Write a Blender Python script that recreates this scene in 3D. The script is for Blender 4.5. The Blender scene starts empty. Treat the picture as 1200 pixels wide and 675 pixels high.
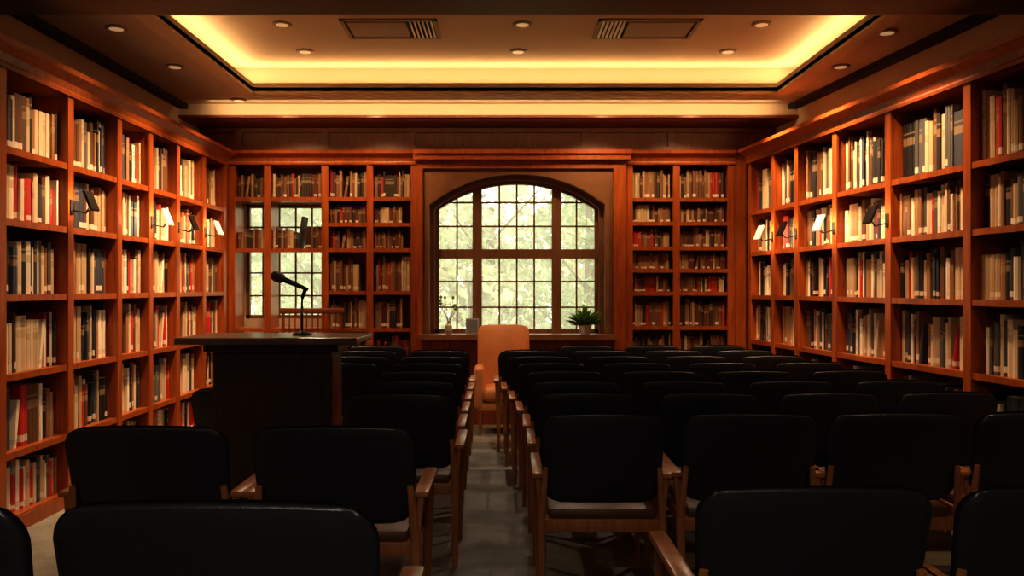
import bpy, bmesh, math, random
from mathutils import Vector, Matrix, Quaternion
random.seed(11)
S=bpy.context.scene
COL=S.collection
CH=1.45
S.view_settings.view_transform='Standard'
try: S.view_settings.look='Medium High Contrast'
except Exception as e: print('LOOK',e)
S.view_settings.exposure=0.08

# ------------------------------------------------------------ materials
def newmat(name):
    m=bpy.data.materials.new(name); m.use_nodes=True
    nt=m.node_tree; b=nt.nodes['Principled BSDF']
    return m,nt,b
def setin(b,k,v):
    if k in b.inputs: b.inputs[k].default_value=v
def simple(name,c,rough=.5,metal=0,spec=.5,bump=0,bscale=200,var=0,vscale=6,emis=None,es=0):
    m,nt,b=newmat(name)
    setin(b,'Base Color',(*c,1)); setin(b,'Roughness',rough); setin(b,'Metallic',metal); setin(b,'Specular IOR Level',spec)
    tc=nt.nodes.new('ShaderNodeTexCoord')
    if var>0:
        n=nt.nodes.new('ShaderNodeTexNoise'); n.inputs['Scale'].default_value=vscale; n.inputs['Detail'].default_value=4
        r=nt.nodes.new('ShaderNodeValToRGB')
        r.color_ramp.elements[0].position=.3; r.color_ramp.elements[1].position=.7
        r.color_ramp.elements[0].color=(*[x*(1-var) for x in c],1); r.color_ramp.elements[1].color=(*[min(1,x*(1+var)) for x in c],1)
        nt.links.new(tc.outputs['Object'],n.inputs['Vector']); nt.links.new(n.outputs['Fac'],r.inputs['Fac']); nt.links.new(r.outputs['Color'],b.inputs['Base Color'])
    if bump>0:
        n=nt.nodes.new('ShaderNodeTexNoise'); n.inputs['Scale'].default_value=bscale
        bp=nt.nodes.new('ShaderNodeBump'); bp.inputs['Strength'].default_value=bump; bp.inputs['Distance'].default_value=.01
        nt.links.new(tc.outputs['Object'],n.inputs['Vector']); nt.links.new(n.outputs['Fac'],bp.inputs['Height']); nt.links.new(bp.outputs['Normal'],b.inputs['Normal'])
    if emis: 
        setin(b,'Emission Color',(*emis,1)); setin(b,'Emission Strength',es)
    return m
def wood(name,c1,c2,rough=.35,sc=(14,14,1.2)):
    m,nt,b=newmat(name)
    tc=nt.nodes.new('ShaderNodeTexCoord'); mp=nt.nodes.new('ShaderNodeMapping'); mp.inputs['Scale'].default_value=sc
    n=nt.nodes.new('ShaderNodeTexNoise'); n.inputs['Scale'].default_value=2.2; n.inputs['Detail'].default_value=6; n.inputs['Distortion'].default_value=.6
    r=nt.nodes.new('ShaderNodeValToRGB'); r.color_ramp.elements[0].position=.3; r.color_ramp.elements[1].position=.72
    r.color_ramp.elements[0].color=(*c1,1); r.color_ramp.elements[1].color=(*c2,1)
    nt.links.new(tc.outputs['Object'],mp.inputs['Vector']); nt.links.new(mp.outputs['Vector'],n.inputs['Vector'])
    nt.links.new(n.outputs['Fac'],r.inputs['Fac']); nt.links.new(r.outputs['Color'],b.inputs['Base Color'])
    setin(b,'Roughness',rough)
    return m
M_wood=wood('mahogany',(.22,.047,.010),(.39,.096,.022),.32)
M_woodd=wood('mahogany_dark',(.11,.028,.010),(.19,.052,.017),.4)
M_oak=wood('chair_wood',(.24,.09,.034),(.40,.165,.065),.3)
M_stone=simple('window_surround_wood',(.19,.080,.030),.5,var=.15)
M_winframe=wood('window_frame_wood',(.14,.062,.028),(.22,.10,.045),.45)
M_leather=simple('black_leather',(.015,.017,.024),.38,bump=.15,bscale=120)
M_seat=simple('brown_leather',(.09,.038,.018),.4,bump=.15,bscale=120)
M_blackm=simple('black_metal',(.02,.02,.022),.35,metal=.6)
M_chrome=simple('steel',(.4,.4,.42),.3,metal=1)
M_ceil=simple('ceiling_plaster',(.52,.44,.35),.9,var=.04,vscale=2)
M_ceil2=simple('ceiling_plaster_light',(.60,.49,.36),.85)
M_wall=simple('wall_plaster',(.52,.41,.30),.85,var=.05)
M_beam=simple('beam_paint',(.15,.11,.08),.6)
M_dark=simple('dark_slot',(.012,.01,.01),.7)
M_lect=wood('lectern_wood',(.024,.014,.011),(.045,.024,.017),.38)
M_tan=simple('tan_upholstery',(.60,.25,.09),.55,var=.08)
M_white=simple('white_ceramic',(.7,.68,.62),.35)
M_leaf=simple('plant_leaf',(.14,.30,.07),.5,var=.3,vscale=20)
M_stem=simple('dry_stem',(.25,.22,.12),.7)
M_grey=simple('grey_cloth',(.25,.26,.27),.6)
M_vent=simple('vent_paint',(.30,.22,.15),.5)
M_lampw=simple('lamp_diffuser',(.9,.8,.65),.4,emis=(1,.68,.40),es=.6)
M_lampd=simple('downlight_glow',(.9,.8,.65),.4,emis=(1,.62,.3),es=.25)
M_pages=simple('pages',(.55,.45,.30),.8)
# carpet
M_carpet,nt,b=newmat('carpet')
tc=nt.nodes.new('ShaderNodeTexCoord')
n=nt.nodes.new('ShaderNodeTexNoise'); n.inputs['Scale'].default_value=90; n.inputs['Detail'].default_value=5
n2=nt.nodes.new('ShaderNodeTexNoise'); n2.inputs['Scale'].default_value=5; n2.inputs['Detail'].default_value=3
mx=nt.nodes.new('ShaderNodeMath'); mx.operation='ADD'
r=nt.nodes.new('ShaderNodeValToRGB')
r.color_ramp.elements[0].color=(.15,.145,.13,1); r.color_ramp.elements[1].color=(.29,.285,.25,1)
nt.links.new(tc.outputs['Object'],n.inputs['Vector']); nt.links.new(tc.outputs['Object'],n2.inputs['Vector'])
nt.links.new(n.outputs['Fac'],mx.inputs[0]); nt.links.new(n2.outputs['Fac'],mx.inputs[1])
r.color_ramp.elements[0].position=.35; r.color_ramp.elements[1].position=.65
dv=nt.nodes.new('ShaderNodeMath'); dv.operation='MULTIPLY'; dv.inputs[1].default_value=.5
nt.links.new(mx.outputs[0],dv.inputs[0]); nt.links.new(dv.outputs[0],r.inputs['Fac']); nt.links.new(r.outputs['Color'],b.inputs['Base Color'])
setin(b,'Roughness',.95)
bp=nt.nodes.new('ShaderNodeBump'); bp.inputs['Strength'].default_value=.4; bp.inputs['Distance'].default_value=.01
nt.links.new(n.outputs['Fac'],bp.inputs['Height']); nt.links.new(bp.outputs['Normal'],b.inputs['Normal'])
# books: colour attribute + spine bands from the UV height
M_book,nt,b=newmat('book_cloth')
at=nt.nodes.new('ShaderNodeAttribute'); at.attribute_name='Col'
uv=nt.nodes.new('ShaderNodeUVMap'); uv.uv_map='UVMap'
sp=nt.nodes.new('ShaderNodeSeparateXYZ'); nt.links.new(uv.outputs['UV'],sp.inputs[0])
def mth(op,a,bv):
    x=nt.nodes.new('ShaderNodeMath'); x.operation=op
    for i,v in enumerate((a,bv)):
        if hasattr(v,'links') or hasattr(v,'is_linked'): nt.links.new(v,x.inputs[i])
        else: x.inputs[i].default_value=v
    return x.outputs[0]
def band(lo,hi): return mth('MULTIPLY',mth('GREATER_THAN',sp.outputs['Y'],lo),mth('LESS_THAN',sp.outputs['Y'],hi))
lab=mth('MULTIPLY',band(.07,.18),mth('GREATER_THAN',sp.outputs['X'],.6))
gold=mth('MULTIPLY',mth('ADD',band(.80,.83),band(.60,.74)),mth('LESS_THAN',sp.outputs['X'],.5))
m1=nt.nodes.new('ShaderNodeMixRGB'); m1.inputs['Color2'].default_value=(.40,.27,.14,1)
nt.links.new(mth('MULTIPLY',gold,.55),m1.inputs['Fac']); nt.links.new(at.outputs['Color'],m1.inputs['Color1'])
m2=nt.nodes.new('ShaderNodeMixRGB'); m2.inputs['Color2'].default_value=(.65,.6,.5,1)
nt.links.new(lab,m2.inputs['Fac']); nt.links.new(m1.outputs['Color'],m2.inputs['Color1'])
nt.links.new(m2.outputs['Color'],b.inputs['Base Color']); setin(b,'Roughness',.6)
# glass: clear pane with a light diffusing haze
M_glass=bpy.data.materials.new('window_glass'); M_glass.use_nodes=True
nt=M_glass.node_tree; nt.nodes.clear()
o=nt.nodes.new('ShaderNodeOutputMaterial'); mi=nt.nodes.new('ShaderNodeMixShader'); t=nt.nodes.new('ShaderNodeBsdfTransparent'); g=nt.nodes.new('ShaderNodeBsdfGlossy')
tl=nt.nodes.new('ShaderNodeBsdfTranslucent'); tl.inputs['Color'].default_value=(.92,.9,.76,1); mi2=nt.nodes.new('ShaderNodeMixShader'); mi2.inputs[0].default_value=.27
g.inputs['Roughness'].default_value=.05; mi.inputs[0].default_value=.04
nt.links.new(t.outputs[0],mi2.inputs[1]); nt.links.new(tl.outputs[0],mi2.inputs[2])
nt.links.new(mi2.outputs[0],mi.inputs[1]); nt.links.new(g.outputs[0],mi.inputs[2]); nt.links.new(mi.outputs[0],o.inputs[0])
# foliage
def foliage(name,c):
    m=bpy.data.materials.new(name); m.use_nodes=True
    nt=m.node_tree; nt.nodes.clear()
    o=nt.nodes.new('ShaderNodeOutputMaterial'); mi=nt.nodes.new('ShaderNodeMixShader'); d=nt.nodes.new('ShaderNodeBsdfDiffuse'); tr=nt.nodes.new('ShaderNodeBsdfTranslucent')
    tc=nt.nodes.new('ShaderNodeTexCoord'); n=nt.nodes.new('ShaderNodeTexNoise'); n.inputs['Scale'].default_value=1.1; n.inputs['Detail'].default_value=3
    r=nt.nodes.new('ShaderNodeValToRGB'); r.color_ramp.elements[0].position=.35; r.color_ramp.elements[1].position=.65
    r.color_ramp.elements[0].color=(*[x*.65 for x in c],1); r.color_ramp.elements[1].color=(*[min(1,x*1.4) for x in c],1)
    nt.links.new(tc.outputs['Object'],n.inputs['Vector']); nt.links.new(n.outputs['Fac'],r.inputs['Fac'])
    nt.links.new(r.outputs['Color'],d.inputs['Color']); nt.links.new(r.outputs['Color'],tr.inputs['Color'])
    mi.inputs[0].default_value=.5
    nt.links.new(d.outputs[0],mi.inputs[1]); nt.links.new(tr.outputs[0],mi.inputs[2]); nt.links.new(mi.outputs[0],o.inputs[0])
    return m
M_f1=foliage('foliage_sage',(.55,.56,.38)); M_f2=foliage('foliage_green',(.38,.43,.26)); M_f3=foliage('foliage_far_hazed',(.68,.67,.52))  # far leaves are paler: atmospheric haze put into their colour
M_bark=simple('bark',(.20,.16,.11),.9,var=.2); M_grass=simple('grass',(.36,.42,.22),.95,var=.3)

# ------------------------------------------------------------ mesh builder
class MB:
    def __init__(s): s.v=[];s.f=[];s.m=[];s.mats=[]
    def mi(s,mat):
        if mat not in s.mats: s.mats.append(mat)
        return s.mats.index(mat)
    def add(s,vs,fs,mat,xf=None):
        o=len(s.v); k=s.mi(mat)
        for p in vs:
            p=Vector(p)
            if xf is not None: p=xf@p
            s.v.append(tuple(p))
        for f in fs: s.f.append([o+i for i in f]); s.m.append(k)
    def box(s,x0,x1,y0,y1,z0,z1,mat,xf=None):
        s.add([(x0,y0,z0),(x1,y0,z0),(x1,y1,z0),(x0,y1,z0),(x0,y0,z1),(x1,y0,z1),(x1,y1,z1),(x0,y1,z1)],
              [(0,3,2,1),(4,5,6,7),(0,1,5,4),(1,2,6,5),(2,3,7,6),(3,0,4,7)],mat,xf)
    def rbox(s,x0,x1,y0,y1,z0,z1,b,mat,xf=None,seg=2):
        bm=bmesh.new(); bmesh.ops.create_cube(bm,size=1)
        for v in bm.verts:
            v.co=Vector(((x0+x1)/2+v.co.x*(x1-x0),(y0+y1)/2+v.co.y*(y1-y0),(z0+z1)/2+v.co.z*(z1-z0)))
        bmesh.ops.bevel(bm,geom=bm.edges[:],offset=b,segments=seg,profile=.5,affect='EDGES')
        bm.verts.index_update()
        s.add([v.co.copy() for v in bm.verts],[[v.index for v in f.verts] for f in bm.faces],mat,xf); bm.free()
    def tube(s,p0,p1,r0,r1,mat,n=12,xf=None):
        p0=Vector(p0);p1=Vector(p1); d=(p1-p0).normalized()
        a=d.orthogonal().normalized(); c=d.cross(a)
        vs=[];fs=[]
        for p,r in ((p0,r0),(p1,r1)):
            for i in range(n):
                t=2*math.pi*i/n; vs.append(p+a*math.cos(t)*r+c*math.sin(t)*r)
        for i in range(n):
            j=(i+1)%n; fs.append((i,j,n+j,n+i))
        fs.append(tuple(range(n))[::-1]); fs.append(tuple(range(n,2*n)))
        s.add(vs,fs,mat,xf)
    def lathe(s,prof,mat,n=20,xf=None,c=(0,0,0)):
        vs=[];fs=[]
        for r,z in prof:
            for i in range(n):
                t=2*math.pi*i/n; vs.append((c[0]+r*math.cos(t),c[1]+r*math.sin(t),c[2]+z))
        for k in range(len(prof)-1):
            for i in range(n):
                j=(i+1)%n; fs.append((k*n+i,k*n+j,(k+1)*n+j,(k+1)*n+i))
        fs.append(tuple(range(n))[::-1]); fs.append(tuple((len(prof)-1)*n+i for i in range(n)))
        s.add(vs,fs,mat,xf)
    def prof_x(s,prof,x0,x1,mat):
        n=len(prof); vs=[(x0,y,z) for y,z in prof]+[(x1,y,z) for y,z in prof]
        fs=[(i,(i+1)%n,n+(i+1)%n,n+i) for i in range(n)]+[tuple(range(n))[::-1],tuple(range(n,2*n))]
        s.add(vs,fs,mat)
    def mesh(s,name,smooth=False):
        me=bpy.data.meshes.new(name); me.from_pydata(s.v,[],s.f)
        for m in s.mats: me.materials.append(m)
        me.polygons.foreach_set('material_index',s.m)
        bm=bmesh.new(); bm.from_mesh(me); bmesh.ops.recalc_face_normals(bm,faces=bm.faces); bm.to_mesh(me); bm.free()
        me.update()
        if smooth:
            for p in me.polygons: p.use_smooth=True
            try: me.set_sharp_from_angle(angle=math.radians(38))
            except Exception: pass
        return me
    def obj(s,name,loc=(0,0,0),rot=0,smooth=False,parent=None):
        o=bpy.data.objects.new(name,s.mesh(name,smooth)); o.location=loc; o.rotation_euler=(0,0,rot); COL.objects.link(o)
        if parent: o.parent=parent
        return o

# ------------------------------------------------------------ room shell
ZC=CH+1.85; ZT=ZC+.24
TX0,TX1,TY0,TY1=-2.31,2.52,5.55,7.79
RA=math.atan2(-4.2,.46)    # direction of the right-hand run, toward the camera
RU=Vector((math.cos(RA),math.sin(RA),0)); RV=Vector((-math.sin(RA),math.cos(RA),0))
R0=Vector((2.5,9.0,0))
m=MB(); m.box(-3.6,4.3,-2.2,9.7,-.1,0,M_carpet); m.obj('floor')
m=MB(); m.box(-3.36,-3.26,-2.1,9.5,0,ZC,M_wall); m.obj('wall_left')
m=MB(); m.box(-.6,11.2,.40,.50,0,ZC,M_wall); m.obj('wall_right',R0,RA)
m=MB(); m.box(-3.36,4.25,-2.2,-2.1,0,ZC,M_wall); m.obj('wall_front')
# back wall with openings
WX,WH=.145,.885; WZ0,WSP,WCR=CH-.49,CH+.865,CH+1.165
m=MB()
xs=[-3.36,-2.86,-1.95,WX-WH-.03,WX+WH+.03,3.3]; zs=[0,WZ0,CH-.34,CH+.93,WCR+.03,ZC]
for i in range(5):
    for j in range(5):
        if i==1 and 2<=j<=2: continue
        if i==3 and 1<=j<=3: continue
        m.box(xs[i],xs[i+1],9.36,9.5,zs[j],zs[j+1],M_wall)
m.obj('wall_back')
# ceiling: lower slab with tray opening
m=MB()
m.box(-3.36,TX0,-2.2,9.5,ZC,ZC+.04,M_ceil); m.box(TX1,4.3,-2.2,9.5,ZC,ZC+.04,M_ceil)
m.box(TX0,TX1,-2.2,TY0,ZC,ZC+.04,M_ceil); m.box(TX0,TX1,TY1,9.5,ZC,ZC+.04,M_ceil)
L=.26
m.box(TX0-L,TX1+L,TY0-L,TY1+L,ZT,ZT+.05,M_ceil2)
m.box(TX0-L-.04,TX0-L,TY0-L,TY1+L,ZC+.04,ZT,M_ceil2); m.box(TX1+L,TX1+L+.04,TY0-L,TY1+L,ZC+.04,ZT,M_ceil2)
m.box(TX0-L,TX1+L,TY1+L,TY1+L+.04,ZC+.04,ZT,M_ceil2); m.box(TX0-L,TX1+L,TY0-L-.04,TY0-L,ZC+.04,ZT,M_ceil2)
m.obj('ceiling')
# tray moulding frame
m=MB()
for (w,d) in ((.16,.035),(.05,.06)):
    m.box(TX0-w,TX0,TY0-w,TY1+w,ZC-d,ZC-.001,M_ceil2); m.box(TX1,TX1+w,TY0-w,TY1+w,ZC-d,ZC-.001,M_ceil2)
    m.box(TX0,TX1,TY1,TY1+w,ZC-d,ZC-.001,M_ceil2); m.box(TX0,TX1,TY0-w,TY0,ZC-d,ZC-.001,M_ceil2)
m.obj('trim_1')
# dark beam and back bulkhead
m=MB(); m.box(-3.26,3.4,4.82,5.34,CH+1.73,ZC,M_beam); m.box(-3.26,3.4,4.95,5.22,CH+1.71,CH+1.73,M_beam); m.obj('ceiling_beam')
m=MB(); m.box(-3.26,3.05,8.49,9.36,CH+1.72,ZC,M_ceil2); m.box(-3.26,3.0,8.47,8.5,CH+1.71,CH+1.735,M_woodd)  # lighter plaster puts the lit look of the bulkhead face into its colour
m.box(-3.26,3.0,8.5,9.36,CH+1.705,CH+1.72,M_woodd); m.obj('ceiling_bulkhead')
# slots
m=MB(); m.box(-3.26,-3.17,5.34,8.49,ZC-.05,ZC-.002,M_dark); m.obj('trim_2')
m=MB(); m.box(.5,3.7,.30,.40,ZC-.05,ZC-.002,M_dark); m.obj('trim_3',R0,RA)
# frieze panelling on the back wall above the cases
m=MB()
m.box(-3.24,2.9,9.0,9.36,CH+1.45,CH+1.70,M_woodd)
x=-2.85
while x<2.6:
    m.box(x,x+.07,8.975,9.0,CH+1.47,CH+1.70,M_woodd); x+=.92
m.box(-3.2,2.88,8.97,9.0,CH+1.45,CH+1.50,M_woodd); m.box(-3.2,2.88,8.97,9.0,CH+1.655,CH+1.70,M_woodd)
m.obj('trim_4')

# ------------------------------------------------------------ bookcases
PAL_L=[((.66,.52,.35),6),((.50,.36,.22),3),((.85,.76,.60),5),((.015,.015,.018),4.5),((.045,.055,.085),2.5),((.12,.05,.022),2.5),((.50,.02,.015),2.2),((.34,.16,.07),3),((.12,.11,.10),2)]
PAL_R=[((.66,.52,.35),5),((.50,.36,.22),3),((.015,.015,.018),5),((.045,.055,.085),3.5),((.10,.10,.10),3),((.15,.065,.03),3),((.34,.17,.08),3),((.42,.02,.015),1.2),((.82,.72,.56),4)]
PAL_B=[((.16,.07,.035),4),((.25,.13,.06),4),((.04,.025,.02),3),((.38,.25,.14),2),((.10,.03,.02),2),((.4,.03,.015),1),((.5,.38,.24),1.5)]
def pick(p):
    t=random.random()*sum(w for _,w in p)
    for c,w in p:
        t-=w
        if t<=0: return c
    return p[0][0]
class Books:
    def __init__(s): s.v=[];s.f=[];s.m=[];s.c=[];s.uv=[]
    def book(s,u,t,y0,d,z0,h,col,lean=0.):
        o=len(s.v); r=random.random(); bu=min(.006,t*.2)
        pts=[(0,bu),(t*.5,0),(t,bu),(t,d),(0,d)]
        for zz in (0,h):
            for (a,b) in pts:
                s.v.append((u+a+lean*zz,y0+b,z0+zz))
        for i in range(5):
            j=(i+1)%5
            s.f.append((o+i,o+j,o+5+j,o+5+i)); s.m.append(0); s.c+= [col]*4; s.uv+=[(r,0),(r,0),(r,1),(r,1)]
        s.f.append(tuple(o+5+i for i in range(5))); s.m.append(1); s.c+=[col]*5; s.uv+=[(r,.5)]*5
        s.f.append(tuple(o+i for i in range(4,-1,-1))); s.m.append(0); s.c+=[col]*5; s.uv+=[(r,.5)]*5
    def fill(s,u0,u1,z,av,pal,hm=1.0,tmin=.022,tmax=.05,full=1.0):
        u=u0+.012; end=u0+(u1-u0)*full-.012
        while u<end-.02:
            n=random.choice([1,1,2,3,4]); col=pick(pal); hh=av*random.uniform(.68,.90)*hm; t=random.uniform(tmin,tmax)
            y0=random.uniform(.035,.065)
            var=random.random()<.4
            for k in range(n):
                tt=t*random.uniform(.9,1.1)
                if u+tt>end: break
                if var: hh2=hh
                else: hh2=av*random.uniform(.64,.90)*hm; col=pick(pal)
                j=random.uniform(.85,1.12)
                s.book(u,tt-.0015,y0+random.uniform(0,.01),.2,z,hh2,(col[0]*j,col[1]*j,col[2]*j,1))
                u+=tt
            if random.random()<.07 and u<end-.14:
                s.book(u+.015+.0,.028,.05,.2,z,av*.68,(*pick(pal),1),lean=.14); u+=.028+av*.68*.14+.02
    def obj(s,name,loc,rot,parent=None):
        me=bpy.data.meshes.new(name); me.from_pydata(s.v,[],s.f)
        me.materials.append(M_book); me.materials.append(M_pages); me.polygons.foreach_set('material_index',s.m)
        ca=me.color_attributes.new('Col','FLOAT_COLOR','CORNER')
        ca.data.foreach_set('color',[x for c in s.c for x in c])
        u=me.uv_layers.new(name='UVMap'); u.data.foreach_set('uv',[x for c in s.uv for x in c])
        me.update()
        o=bpy.data.objects.new(name,me); o.location=loc; o.rotation_euler=(0,0,rot); COL.objects.link(o); return o

def bookcase(loc,rot,divs,shelves,top,opentop,pal,wd,depth=.33,back=None,fill=None,hm=1.0,ends=True,shelvesets=None,tm=(.022,.046)):
    m=MB(); B=Books()
    U0,U1=divs[0],divs[-1]
    for d in divs:
        m.box(d-.028,d+.028,-.0,depth,0,opentop,wd)
        m.box(d-.036,d+.036,-.018,.0,.0,opentop,wd)
    for i in range(len(divs)-1):
        a,b=divs[i]+.028,divs[i+1]-.028
        sh=(shelvesets or {}).get(i,shelves)
        if back is None or i not in back: m.box(a,b,depth-.02,depth,.0,opentop,wd)
        lv=sorted(sh)
        for k,z in enumerate(lv):
            m.box(a,b,0.,depth-.02,z-.028,z,wd)
            m.box(a,b,-.012,.0,z-.036,z+.004,wd)
            up=lv[k+1]-.036 if k+1<len(lv) else opentop-.0
            f=fill(i,k) if fill else (1.0,1.0)
            if f: B.fill(a,b,z+.001,up-z,pal,hm=f[1]*hm,full=f[0],tmin=tm[0],tmax=tm[1])
        m.box(a,b,-.005,.0,0,lv[0]-.03,wd)
    m.box(U0-.036,U1+.036,-.03,-.018,.0,.09,wd)
    m.box(U0-.036,U1+.036,-.018,depth,opentop,top-.02,wd)
    pr=[(0,opentop),(-.035,opentop),(-.04,opentop+.02),(-.035,opentop+.035),(-.05,top-.07),(-.10,top-.035),(-.115,top-.03),(-.12,top),(.0,top)]
    m.prof_x(pr,U0-.036,U1+.036,wd); m.box(U0-.036,U1+.036,0,depth,top-.02,top,wd)
    o=m.obj('bookcase',loc,rot); ob=B.obj('row_of_books',loc,rot)
    return o
H=lambda *a:[CH+x for x in a]
shL=H(-1.36,-.974,-.513,-.042,.402,.825)
bookcase((-2.91,0,0),math.pi/2,[2.6,3.35,4.1,4.88,5.65,6.37,6.94,7.52,8.18,8.78],shL,2.87,2.725,PAL_L,M_wood)
shR=H(-1.36,-.98,-.53,-.075,.36,.775)
bookcase(R0,RA,[.34,.90,1.40,2.09,2.87,3.75,4.65,5.5,6.4],shR,2.87,2.725,PAL_R,M_wood)
def fb(i,k):
    if i in (0,1):
        return [(1,.8),(1,.8),(1,.8),None,(1,.55),(1,.85)][k] if k<6 else None
    return (random.choice([1,1,1,.8]),1.0)
dB=[-2.89,-2.51,-1.90,-1.42,-.95]
setA=H(-1.36,-1.05,-.75,-.43,.418,.964)
setB=H(-1.36,-1.1,-.80,-.43,-.036,.418,.69,.964)
bookcase((0,9.0,0),0,dB,setB,2.9,2.76,PAL_B,M_wood,back={0,1},fill=fb,shelvesets={0:setA,1:setA},tm=(.018,.035))
setC=H(-1.36,-1.1,-.80,-.41,-.045,.20,.436,.70,.955)
bookcase((0,9.0,0),0,[1.34,1.84,2.42],setC,2.9,2.76,PAL_B,M_wood,tm=(.018,.035))
m=MB(); m.box(-3.24,-2.93,8.82,8.98,0,2.87,M_wood); m.obj('trim_5')
m=MB(); m.box(2.46,2.58,8.98,9.2,0,2.87,M_wood); m.obj('trim_8')

# ------------------------------------------------------------ windows
def arch_z(x,hw,zs,zc):   # circular-segment arch
    r=zc-zs; R=(hw*hw+r*r)/(2*r)
    return zc-R+math.sqrt(max(0,R*R-min(abs(x),hw)**2))
def arch_panel(m,cx,hw,zs,zc,zb,X0,X1,ztop,y0,y1,mat,N=40):
    m.box(X0,cx-hw,y0,y1,zb,ztop,mat); m.box(cx+hw,X1,y0,y1,zb,ztop,mat)
    for i in range(N):
        a=-hw*math.cos(math.pi*i/N); b=-hw*math.cos(math.pi*(i+1)/N)
        za,zb2=arch_z(a,hw,zs,zc),arch_z(b,hw,zs,zc)
        vs=[(cx+a,y0,za),(cx+b,y0,zb2),(cx+b,y0,ztop),(cx+a,y0,ztop),(cx+a,y1,za),(cx+b,y1,zb2),(cx+b,y1,ztop),(cx+a,y1,ztop)]
        m.add(vs,[(0,1,2,3),(7,6,5,4),(0,4,5,1),(3,2,6,7)],mat)
m=MB()
m.box(-.91,WX-1.0,8.93,9.36,0,2.9,M_wood); m.box(WX+1.02,1.30,8.93,9.36,0,2.9,M_wood)
m.box(WX-1.0,WX+1.02,8.93,9.36,WCR+.10,2.9,M_wood)
m.box(-.95,1.34,8.86,8.93,2.80,2.86,M_wood); m.box(-.95,1.34,8.83,8.93,2.86,2.9,M_wood)
arch_panel(m,WX,WH+.05,WSP+.02,WCR+.05,WZ0,WX-1.0,WX+1.02,WCR+.10,8.97,9.10,M_stone)
arch_panel(m,WX,WH,WSP-.01,WCR,WZ0,WX-1.0,WX+1.02,WCR+.08,9.10,9.30,M_stone)
m.obj('trim_6')
m=MB()
Y=9.2
m.box(WX-WH,WX+WH,Y-.03,Y+.04,WZ0,WZ0+.045,M_winframe)
N=40; iw=WH-.04
for i in range(N):
    a=-WH*math.cos(math.pi*i/N); b=-WH*math.cos(math.pi*(i+1)/N); za=arch_z(a,WH,WSP,WCR); zb=arch_z(b,WH,WSP,WCR)
    k=iw/WH; za2=arch_z(a*k,WH,WSP,WCR)-.04; zb2=arch_z(b*k,WH,WSP,WCR)-.04
    vs=[(WX+a,Y-.03,za),(WX+b,Y-.03,zb),(WX+b*k,Y-.03,zb2),(WX+a*k,Y-.03,za2)]; vs+=[(p[0],Y+.04,p[2]) for p in vs]
    m.add(vs,[(0,1,2,3),(7,6,5,4),(3,2,6,7),(0,4,5,1)],M_winframe)
m.box(WX-WH,WX-WH+.04,Y-.03,Y+.04,WZ0,WSP,M_winframe); m.box(WX+WH-.04,WX+WH,Y-.03,Y+.04,WZ0,WSP,M_winframe)
ztr=CH+.37
m.box(WX-WH,WX+WH,Y-.045,Y+.04,ztr-.05,ztr+.05,M_winframe)
for xx in (WX-.43,WX+.43): m.box(xx-.05,xx+.05,Y-.05,Y+.04,WZ0,arch_z(xx-WX,WH,WSP,WCR),M_winframe)
def munt(x): m.box(x-.009,x+.009,Y-.012,Y+.012,WZ0+.04,arch_z(x-WX,WH,WSP,WCR)-.02,M_winframe)
for xx in (-.65,.65,-.19,0,.19): munt(WX+xx)
for zz in (ztr+.30,ztr+.56,ztr-.30,ztr-.58):
    hw=WH-.02
    while arch_z(hw,WH,WSP,WCR)<zz+.02 and hw>.05: hw-=.01
    m.box(WX-hw,WX+hw,Y-.012,Y+.012,zz-.009,zz+.009,M_winframe)
gv=[(WX-WH+.02,Y+.02,WZ0+.02),(WX+WH-.02,Y+.02,WZ0+.02)]
for i in range(25):
    a=(WH-.02)*math.cos(math.pi*i/24); gv.append((WX+a,Y+.02,arch_z(a,WH,WSP,WCR)-.01))
m.add(gv,[tuple(range(len(gv)))],M_glass)
m.obj('window_1')
m=MB(); m.box(WX-1.03,WX+1.05,8.80,9.2,WZ0-.05,WZ0,M_stone); m.obj('window_sill')
m=MB()
m.box(WX-1.0,WX+1.02,9.0,9.36,0,WZ0-.05,M_wood)
for k in range(4):
    x0=WX-.97+k*.5; m.box(x0,x0+.06,8.97,9.0,.1,WZ0-.06,M_wood)
m.box(WX-1.0,WX+1.02,8.96,9.0,0,.12,M_wood); m.box(WX-1.0,WX+1.02,8.96,9.0,WZ0-.16,WZ0-.05,M_wood); m.obj('trim_7')
m=MB(); x0,x1,z0,z1=-2.86,-1.95,CH-.34,CH+.93; Y=9.42
m.box(x0,x1,Y-.03,Y+.03,z0,z0+.04,M_winframe);m.box(x0,x1,Y-.03,Y+.03,z1-.04,z1,M_winframe);m.box(x0,x0+.04,Y-.03,Y+.03,z0,z1,M_winframe);m.box(x1-.04,x1,Y-.03,Y+.03,z0,z1,M_winframe)
for k in range(1,5): xx=x0+(x1-x0)*k/5; m.box(xx-.009,xx+.009,Y-.012,Y+.012,z0,z1,M_winframe)
for k in range(1,5): zz=z0+(z1-z0)*k/5; m.box(x0,x1,Y-.012,Y+.012,zz-.009,zz+.009,M_winframe)
m.add([(x0,Y+.02,z0),(x1,Y+.02,z0),(x1,Y+.02,z1),(x0,Y+.02,z1)],[(0,1,2,3)],M_glass)
m.obj('window_2')

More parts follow.
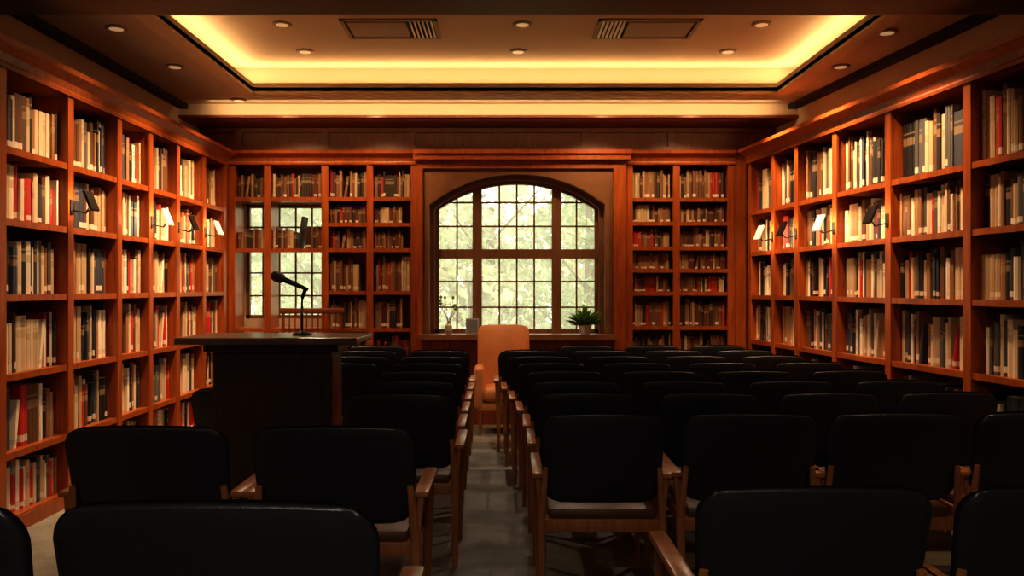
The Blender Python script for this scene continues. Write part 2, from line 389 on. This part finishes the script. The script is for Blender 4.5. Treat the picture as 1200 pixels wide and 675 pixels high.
# ------------------------------------------------------------ garden outside
m=MB(); m.box(-25,25,9.8,45,-1.2,-1.0,M_grass); m.obj('garden_lawn')
def leaves(m,pts_fn,n,mat,ls):
    for i in range(n):
        pnt=pts_fn()
        if pnt.y<10.3 or pnt.z<-.6: continue
        q=Quaternion((random.gauss(0,1),random.gauss(0,1),random.gauss(0,1),random.gauss(0,1))).normalized(); s=ls*random.uniform(.6,1.3)
        m.add([pnt+q@Vector(v)*s for v in ((-1,0,0),(-.2,.5,.1),(1,0,0),(-.2,-.5,.1))],[(0,1,2,3)],mat)
def tree(x,y,hgt,rad,nleaf,mat,ls):
    m=MB(); p=Vector((x,y,-1.0)); r=.14
    for k in range(4):
        q=p+Vector((random.uniform(-.2,.2),random.uniform(-.1,.1),hgt/5)); m.tube(p,q,r,r*.8,M_bark,8); p=q; r*=.8
        for b in range(3):
            a=random.uniform(0,6.28); e=q+Vector((math.cos(a),math.sin(a),random.uniform(.3,.9)))*rad*.7; m.tube(q,e,r*.45,r*.12,M_bark,6)
    c=Vector((x,y,-1+hgt*.55))
    cl=[c+Vector((random.gauss(0,.5)*rad,random.gauss(0,.4)*rad,random.gauss(0,.3)*hgt)) for _ in range(34)]
    leaves(m,lambda: random.choice(cl)+Vector((random.gauss(0,.3),random.gauss(0,.3),random.gauss(0,.25)))*rad*.5,nleaf,mat,ls)
    m.obj('garden_tree')
for (x,y,h,rd,mt) in ((-6.5,18,7,2.4,M_f1),(-3.4,15.5,5.5,1.6,M_f2),(-.9,19,8,2.4,M_f1),(1.7,17,6,1.8,M_f2),(3.4,20,8,2.5,M_f1),(6,18,7,2.2,M_f1)):
    tree(x,y,h,rd,2000,mt,.11)
for k in range(9):
    x=-14+k*3.4; y=27+random.uniform(-1,1)
    m=MB(); m.tube((x,y,-1),(x,y,4),.2,.12,M_bark,8)
    leaves(m,lambda: Vector((x+random.gauss(0,1.3),y+random.gauss(0,.8),1.7+random.gauss(0,2.0))),1150,M_f3,.32)
    m.obj('distant_tree')
for (x,y) in ((-5.2,13.8),(-2.4,13.2),(.1,13.6),(2.2,13.0),(4.6,14)):
    m=MB(); m.tube((x,y,-1),(x,y,.3),.05,.03,M_bark,6)
    leaves(m,lambda: Vector((x+random.gauss(0,.6),y+random.gauss(0,.4),min(1.2,-.1+random.gauss(0,.5)))),1500,M_f2,.07)
    m.obj('garden_shrub')

# ------------------------------------------------------------ conference chair
def chair_mesh():
    m=MB()
    hw,hh,T,r=.275,.20,.026,.075; zc=.695
    nu,nv=20,18
    def P(u,v,side):
        vv=math.sin(v*math.pi/2)*.5+v*.5
        z=hh*vv; az=abs(z)
        w=hw if az<hh-r else hw-r+math.sqrt(max(0,r*r-(az-(hh-r))**2))
        w*= (1+.03*vv)
        uu=math.sin(u*math.pi/2)*.5+u*.5
        x=w*uu
        e=max(abs(uu),abs(vv)); t=T*math.sqrt(max(0,1-e**8))
        y=-.24-.09*(vv)*.5 - .28*(.06-x*x)*1.0 + side*t
        z+= .014*max(0,vv)*(1-(x/hw)**2)
        return (x,y,zc+z)
    for side in (-1,1):
        vs=[P(-1+2*i/nu,-1+2*j/nv,side) for j in range(nv+1) for i in range(nu+1)]
        fs=[(j*(nu+1)+i,j*(nu+1)+i+1,(j+1)*(nu+1)+i+1,(j+1)*(nu+1)+i) for j in range(nv) for i in range(nu)]
        if side<0: fs=[f[::-1] for f in fs]
        m.add(vs,fs,M_leather)
    m.rbox(-.265,.265,-.23,.23,.365,.425,.008,M_oak)
    m.rbox(-.25,.25,-.225,.245,.418,.475,.024,M_seat)
    for sx in (-1,1):
        m.tube((sx*.275,-.27,0),(sx*.275,-.225,.42),.014,.02,M_oak,8)
        m.tube((sx*.275,-.225,.42),(sx*.258,-.255,.66),.018,.012,M_oak,8)
        m.tube((sx*.275,.225,0),(sx*.285,.21,.42),.014,.02,M_oak,8)
        m.tube((sx*.285,.21,.42),(sx*.295,.19,.61),.02,.016,M_oak,8)
        m.rbox(sx*.295-.026,sx*.295+.026,-.235,.235,.605,.632,.009,M_oak)
        m.tube((sx*.275,-.225,.44),(sx*.293,-.215,.61),.015,.013,M_oak,8)
    me=m.mesh('conference_chair',True)
    bm=bmesh.new(); bm.from_mesh(me); bmesh.ops.remove_doubles(bm,verts=bm.verts,dist=.0004); bm.to_mesh(me); bm.free()
    return me
CHM=chair_mesh()
def chair(x,ytop,sx=1,sz=1,rot=0):
    o=bpy.data.objects.new('conference_chair',CHM); o.location=(x,ytop+.27,0); o.scale=(sx,1,sz); o.rotation_euler=(0,0,rot); COL.objects.link(o)
# left block
chair(-.60,1.76,1.22,1.12); chair(-1.31,1.76,1.15,1.12)
chair(-1.42,3.36,1.17,1.0); chair(-.675,3.36,1.17,1.0)
rowsL=[4.39,5.0,5.6,6.22,6.84,7.45,8.03]
for z in rowsL:
    x=-.545-.01*(z-4.4)
    if z<8: chair(x,z,1.06 if z<4.5 else 1,1,random.uniform(-.01,.01))
    if z>5.9:
        chair(x-.62,z,1,1,random.uniform(-.02,.02))
        if z<8: chair(x-1.24,z,1,1,random.uniform(-.02,.02))
chair(-1.64,5.15,.95,.93)
# right block
chair(.866,2.35,1.18,1.0); chair(1.58,2.35,1.15,1.0); chair(2.3,2.35,1.1,1.0)
for k,xx in enumerate((.44,1.09,1.74,2.40)): chair(xx,3.7+.02*k,.97 if k==0 else 1.08,1.0,random.uniform(-.02,.02))
rowsR=[4.43,5.0,5.62,6.24,6.86,7.46,8.05]
for i,z in enumerate(rowsR):
    xr=2.5+.1095*(9-z)-.34
    x=.44-.30*(max(0,z-4.6)/3.5)**1.6; k=0
    while x<xr:
        if not(i==6 and k==0): chair(x,z+.012*k,.97,1,random.uniform(-.02,.02))
        x+=.635; k+=1

# ------------------------------------------------------------ lectern
E=bpy.data.objects.new('lectern',None); COL.objects.link(E)
LX=-1.31
m=MB()
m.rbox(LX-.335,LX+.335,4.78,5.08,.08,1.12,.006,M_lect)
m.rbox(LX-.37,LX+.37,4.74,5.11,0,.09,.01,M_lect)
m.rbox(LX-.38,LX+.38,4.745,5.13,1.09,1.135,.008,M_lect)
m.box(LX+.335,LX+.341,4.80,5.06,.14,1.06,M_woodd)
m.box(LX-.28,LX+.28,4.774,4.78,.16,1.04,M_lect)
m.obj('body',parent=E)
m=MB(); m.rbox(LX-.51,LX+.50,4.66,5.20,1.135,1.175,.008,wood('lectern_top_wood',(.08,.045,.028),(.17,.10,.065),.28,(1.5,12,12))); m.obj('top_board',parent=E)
m=MB(); MX=-1.18; MY=4.95
m.lathe([(.055,0),(.055,.008),(.045,.018),(.012,.026)],M_blackm,c=(MX,MY,1.175))
m.tube((MX,MY,1.195),(MX,MY,1.40),.007,.006,M_blackm); m.tube((MX,MY,1.30),(MX,MY,1.33),.011,.011,M_chrome)
m.tube((MX,MY,1.39),(MX+.02,MY,1.445),.010,.012,M_blackm)
A=Vector((MX+.035,MY,1.44)); D=Vector((-.185,-.02,.08)).normalized()
m.tube(A,A+D*.15,.010,.018,M_blackm,14)
R=D.to_track_quat('Z','Y').to_matrix().to_4x4(); R.translation=A+D*.15
m.lathe([(.018,0),(.025,.006),(.030,.02),(.033,.04),(.030,.06),(.019,.075),(.004,.081)],simple('mic_grille',(.12,.12,.13),.4,metal=.8,bump=.6,bscale=900),xf=R,n=18)
m.obj('microphone',smooth=True)

# ------------------------------------------------------------ upholstered armchair facing camera
m=MB(); ax,ay=.0,8.5
m.rbox(ax-.21,ax+.21,ay-.28,ay+.12,.33,.48,.055,M_tan,seg=5)
N=22
vs=[];fs=[]
prof=[(-.055,.30),(-.062,.80),(-.05,1.02),(-.02,1.075),(.02,1.075),(.05,1.02),(.062,.80),(.055,.30)]
for i in range(N+1):
    t=-1+2*i/N; x=ax+.26*math.sin(t*math.pi/2)
    yb=ay+.17-.12*abs(t)**3
    drop=.07*abs(t)**4
    for (dy,z) in prof: vs.append((x,yb+dy,z-(drop if z>.7 else 0)))
P_=len(prof)
for i in range(N):
    for k in range(P_-1): fs.append((i*P_+k,(i+1)*P_+k,(i+1)*P_+k+1,i*P_+k+1))
fs.append(tuple(range(P_))); fs.append(tuple(N*P_+k for k in range(P_))[::-1])
m.add(vs,fs,M_tan)
for s_ in (-1,1):
    m.rbox(ax+s_*.245-.05,ax+s_*.245+.05,ay-.27,ay+.14,.26,.68,.045,M_tan,seg=5)
    m.tube((ax+s_*.23,ay-.23,0),(ax+s_*.23,ay-.22,.28),.014,.02,M_oak,8); m.tube((ax+s_*.23,ay+.2,0),(ax+s_*.23,ay+.14,.3),.014,.02,M_oak,8)
m.rbox(ax-.26,ax+.26,ay-.25,ay+.18,.24,.33,.02,M_tan)
m.obj('upholstered_armchair',smooth=True)
m=MB(); wx,wy=-2.0,8.6
for s_ in (-1,1):
    m.tube((wx+s_*.29,wy+.2,0),(wx+s_*.31,wy+.25,1.24),.02,.017,M_woodd,8); m.tube((wx+s_*.29,wy-.22,0),(wx+s_*.29,wy-.22,.66),.02,.017,M_woodd,8)
    m.rbox(wx+s_*.3-.025,wx+s_*.3+.025,wy-.25,wy+.23,.64,.67,.008,M_woodd)
m.rbox(wx-.31,wx+.31,wy-.24,wy+.22,.42,.46,.01,M_woodd); m.rbox(wx-.34,wx+.34,wy+.225,wy+.265,1.18,1.24,.012,M_woodd); m.rbox(wx-.3,wx+.3,wy+.21,wy+.24,.60,.65,.008,M_woodd)
for k in range(9): xx=wx-.24+k*.06; m.tube((xx,wy+.225,.63),(xx,wy+.245,1.2),.008,.008,M_woodd,6)
m.obj('spindle_back_armchair',smooth=True)
px,py,pz=.86,8.92,WZ0
m=MB(); m.lathe([(.045,0),(.062,.05),(.07,.10),(.066,.10),(.06,.085)],M_white,c=(px,py,pz))
for i in range(210):
    a=random.uniform(0,6.28); e=random.uniform(.25,1.5); L_=random.uniform(.07,.22)
    d=Vector((math.cos(a)*math.cos(e),math.sin(a)*math.cos(e),math.sin(e))); b0=Vector((px,py,pz+.09)); 
    if (b0+d*(L_+.05)).y>9.05: continue
    mid=b0+d*L_*.7; tip=b0+d*(L_+.05)+Vector((0,0,-.03)); sd=d.cross(Vector((0,0,1))).normalized()*.018
    m.add([b0,mid+sd,tip,mid-sd],[(0,1,2,3)],M_leaf)
m.obj('potted_plant')
vx=-.58
m=MB(); m.lathe([(.025,0),(.04,.04),(.035,.09),(.016,.12),(.02,.14)],simple('vase_glaze',(.35,.33,.28),.3),c=(vx,8.95,pz))
for i in range(9):
    t=Vector((vx+random.uniform(-.09,.09),8.95+random.uniform(-.05,.05),pz+random.uniform(.24,.38))); m.tube((vx,8.95,pz+.12),t,.003,.002,M_stem,5)
    m.lathe([(.004,0),(.014,.01),(.016,.022),(.006,.034)],M_leaf,n=7,c=tuple(t))
m.obj('vase_with_stems')
m=MB(); X=Matrix.Translation((-.33,8.92,pz))@Matrix.Rotation(-.2,4,'X')
m.rbox(-.07,.07,-.01,.01,.004,.17,.004,M_grey,X); m.rbox(-.055,.055,-.013,-.009,.018,.155,.001,simple('frame_picture',(.12,.13,.13),.4),X); m.obj('picture_frame')

# ------------------------------------------------------------ shelf lamps
def shelf_lamp(P,nrm,along,lit):
    P=Vector(P); m=MB(); up=Vector((0,0,1))
    Mx=Matrix((along,nrm,up)).transposed().to_4x4(); Mx.translation=P
    m.rbox(-.018,.018,0.001,.012,-.06,.04,.003,M_blackm,Mx)
    m.tube((0,.01,-.03),(0,.10,-.05),.005,.005,M_blackm,8,Mx); m.tube((0,.10,-.05),(0,.125,-.01),.007,.007,M_blackm,8,Mx)
    X=Mx@Matrix.Translation((0,.13,.03))@Matrix.Rotation(math.radians(22),4,'X')
    m.rbox(-.055,.055,-.004,.014,-.07,.07,.004,M_lampw if lit else M_blackm,X)
    m.box(-.045,.045,-.008,-.003,-.06,.06,M_lampw if lit else M_white,X)
    m.obj('shelf_reading_lamp')
    l=bpy.data.lights.new('shelf_lamp_light','AREA'); l.shape='RECTANGLE'; l.size=.09; l.size_y=.1; l.energy=2.4 if lit else 1.0; l.color=(1,.6,.3)
    o=bpy.data.objects.new('shelf_lamp_light',l); COL.objects.link(o); loc=X@Vector((0,-.02,0)); o.location=loc
    o.rotation_euler=(-(nrm*1.0)+Vector((0,0,-.25))).to_track_quat('-Z','Y').to_euler()
for y,l in ((5.65,0),(6.94,1),(7.52,0),(8.18,1)): shelf_lamp((-2.892,y,2.0),Vector((1,0,0)),Vector((0,-1,0)),l)
for u,l in ((2.87,0),(2.09,1),(1.40,0),(.90,1)):
    shelf_lamp(R0+RU*u-RV*.018+Vector((0,0,1.95)),-RV,RU,l)

# ------------------------------------------------------------ ceiling fittings
def downlight(x,y,z):
    m=MB(); m.lathe([(.075,0),(.078,-.006),(.06,-.012),(.055,-.012)],M_vent,n=24,c=(x,y,z)); m.lathe([(.05,-.0121),(.05,-.0135)],M_lampd,n=20,c=(x,y,z)); m.obj('recessed_downlight')
for x,y in ((-1.75,6.68),(-1.75,7.45),(.15,6.68),(.13,7.45),(2.04,6.68),(1.98,7.45)): downlight(x,y,ZT)
for x,y in ((-2.74,7.04),(-2.75,6.0),(-2.6,8.3),(2.81,7.04),(2.77,6.1)): downlight(x,y,ZC)
def vent(x0,x1,y0,y1,flip):
    m=MB(); z=ZT
    m.box(x0,x1,y0,y0+.03,z-.015,z,M_vent);m.box(x0,x1,y1-.03,y1,z-.015,z,M_vent);m.box(x0,x0+.03,y0,y1,z-.015,z,M_vent);m.box(x1-.03,x1,y0,y1,z-.015,z,M_vent)
    m.box(x0+.03,x1-.03,y0+.03,y1-.03,z-.004,z-.001,M_dark)
    xm=x0+(x1-x0)*(.70 if not flip else .28)
    n=6; a0,a1=(xm,x1-.03) if not flip else (x0+.03,xm)
    for k in range(n):
        xx=a0+(a1-a0)*(k+.5)/n; X=Matrix.Translation((xx,0,z-.012))@Matrix.Rotation(.7,4,'Y'); m.box(-.010,.010,y0+.03,y1-.03,-.002,.002,M_white,X)
    b0,b1=(x0+.03,xm) if not flip else (xm,x1-.03)
    m.box(b0+.02,b1-.02,y0+.06,y1-.06,z-.014,z-.004,M_vent)
    m.obj('air_vent')
vent(-1.28,-.52,6.55,7.05,False); vent(.74,1.55,6.55,7.05,True)

# ------------------------------------------------------------ lights
def area(name,loc,rot,sx,sy,e,c,spread=None):
    l=bpy.data.lights.new(name,'AREA'); l.shape='RECTANGLE'; l.size=sx; l.size_y=sy; l.energy=e; l.color=c
    if spread: l.spread=spread
    o=bpy.data.objects.new(name,l); o.location=loc; o.rotation_euler=rot; COL.objects.link(o); return o
W=(1,.60,.27)
zc=ZC+.07
area('cove_light_back',((TX0+TX1)/2,TY1+.12,zc),(math.pi,0,0),TX1-TX0+.3,.06,15,W)
area('cove_light_left',(TX0-.12,(TY0+TY1)/2,zc),(math.pi,0,0),.06,TY1-TY0+.3,8,W)
area('cove_light_right',(TX1+.12,(TY0+TY1)/2,zc),(math.pi,0,0),.06,TY1-TY0+.3,8,W)
def spot(loc,tgt,e,c,size=100,blend=.8,r=.05):
    l=bpy.data.lights.new('ceiling_spot','SPOT'); l.energy=e; l.color=c; l.spot_size=math.radians(size); l.spot_blend=blend; l.shadow_soft_size=r
    o=bpy.data.objects.new('ceiling_spot',l); o.location=loc; o.rotation_euler=(Vector(tgt)-Vector(loc)).to_track_quat('-Z','Y').to_euler(); COL.objects.link(o)
WW=(1,.60,.29)
for y,e in ((3.6,75),(5.6,150),(6.7,215),(7.7,245)):  # wash spots added for the left shelves, apart from the downlight fittings
    spot((-2.0 if y<5.4 or y>7.9 else -2.15,y,ZC-.08),(-3.0,y+.1,.6),e,WW,100,1.0)
for y,e in ((3.4,85),(5.6,155),(6.7,215),(7.7,205)):  # same for the right shelves: added wash spots without fittings
    spot((2.0 if y<5.4 else 2.3,y,ZC-.08),(2.95,y+.1,.6),e,WW,100,1.0)
for x in (-2.2,-1.3,1.0,1.9): spot((x,8.2,ZC-.06),(x,9.1,1.2),42,WW,110)  # added spots to wash the back bookcases, no fitting here
spot((.02,7.45,ZT-.03),(0,8.3,.6),60,(1,.66,.38),60)
for x in (-1.75,.15,2.0): spot((x,6.68,ZT-.03),(x,6.0,0),70,(1,.78,.58),125)
area('bulkhead_wash',(-.1,8.30,ZC-.03),(math.radians(60),0,0),5.6,.04,12,W)
area('frieze_wash',(-.2,8.56,CH+1.695),(math.radians(50),0,0),5.4,.04,3.0,W)  # added strip, lifts the frieze out of the bulkhead's shadow
m=MB(); m.rbox(-.62,.62,-.02,.62,ZC-.04,ZC-.001,.005,M_white); m.obj('fill_light_panel')  # panel added overhead, out of view, to go with the fill light
area('fill_light',(0,.3,ZC-.05),(0,0,0),1.1,.5,32,(1,.84,.70))  # added fill to brighten the near chairs

# world & sky
w=bpy.data.worlds.new('World'); S.world=w; w.use_nodes=True; nt=w.node_tree; bg=nt.nodes['Background']
bg.inputs[0].default_value=(.97,.95,.82,1); bg.inputs[1].default_value=3.0
l=bpy.data.lights.new('window_portal','AREA'); l.shape='RECTANGLE'; l.size=1.8; l.size_y=1.7; l.cycles.is_portal=True
o=bpy.data.objects.new('window_portal',l); o.location=(WX,9.45,1.8); o.rotation_euler=(-math.pi/2,0,0); COL.objects.link(o)

# camera
c=bpy.data.cameras.new('camera'); c.sensor_width=36; c.lens=990/1200*36; c.shift_x=10/1200; c.clip_start=.05
o=bpy.data.objects.new('camera',c); o.location=(0,0,CH); o.rotation_euler=(math.pi/2,0,0); COL.objects.link(o); S.camera=o
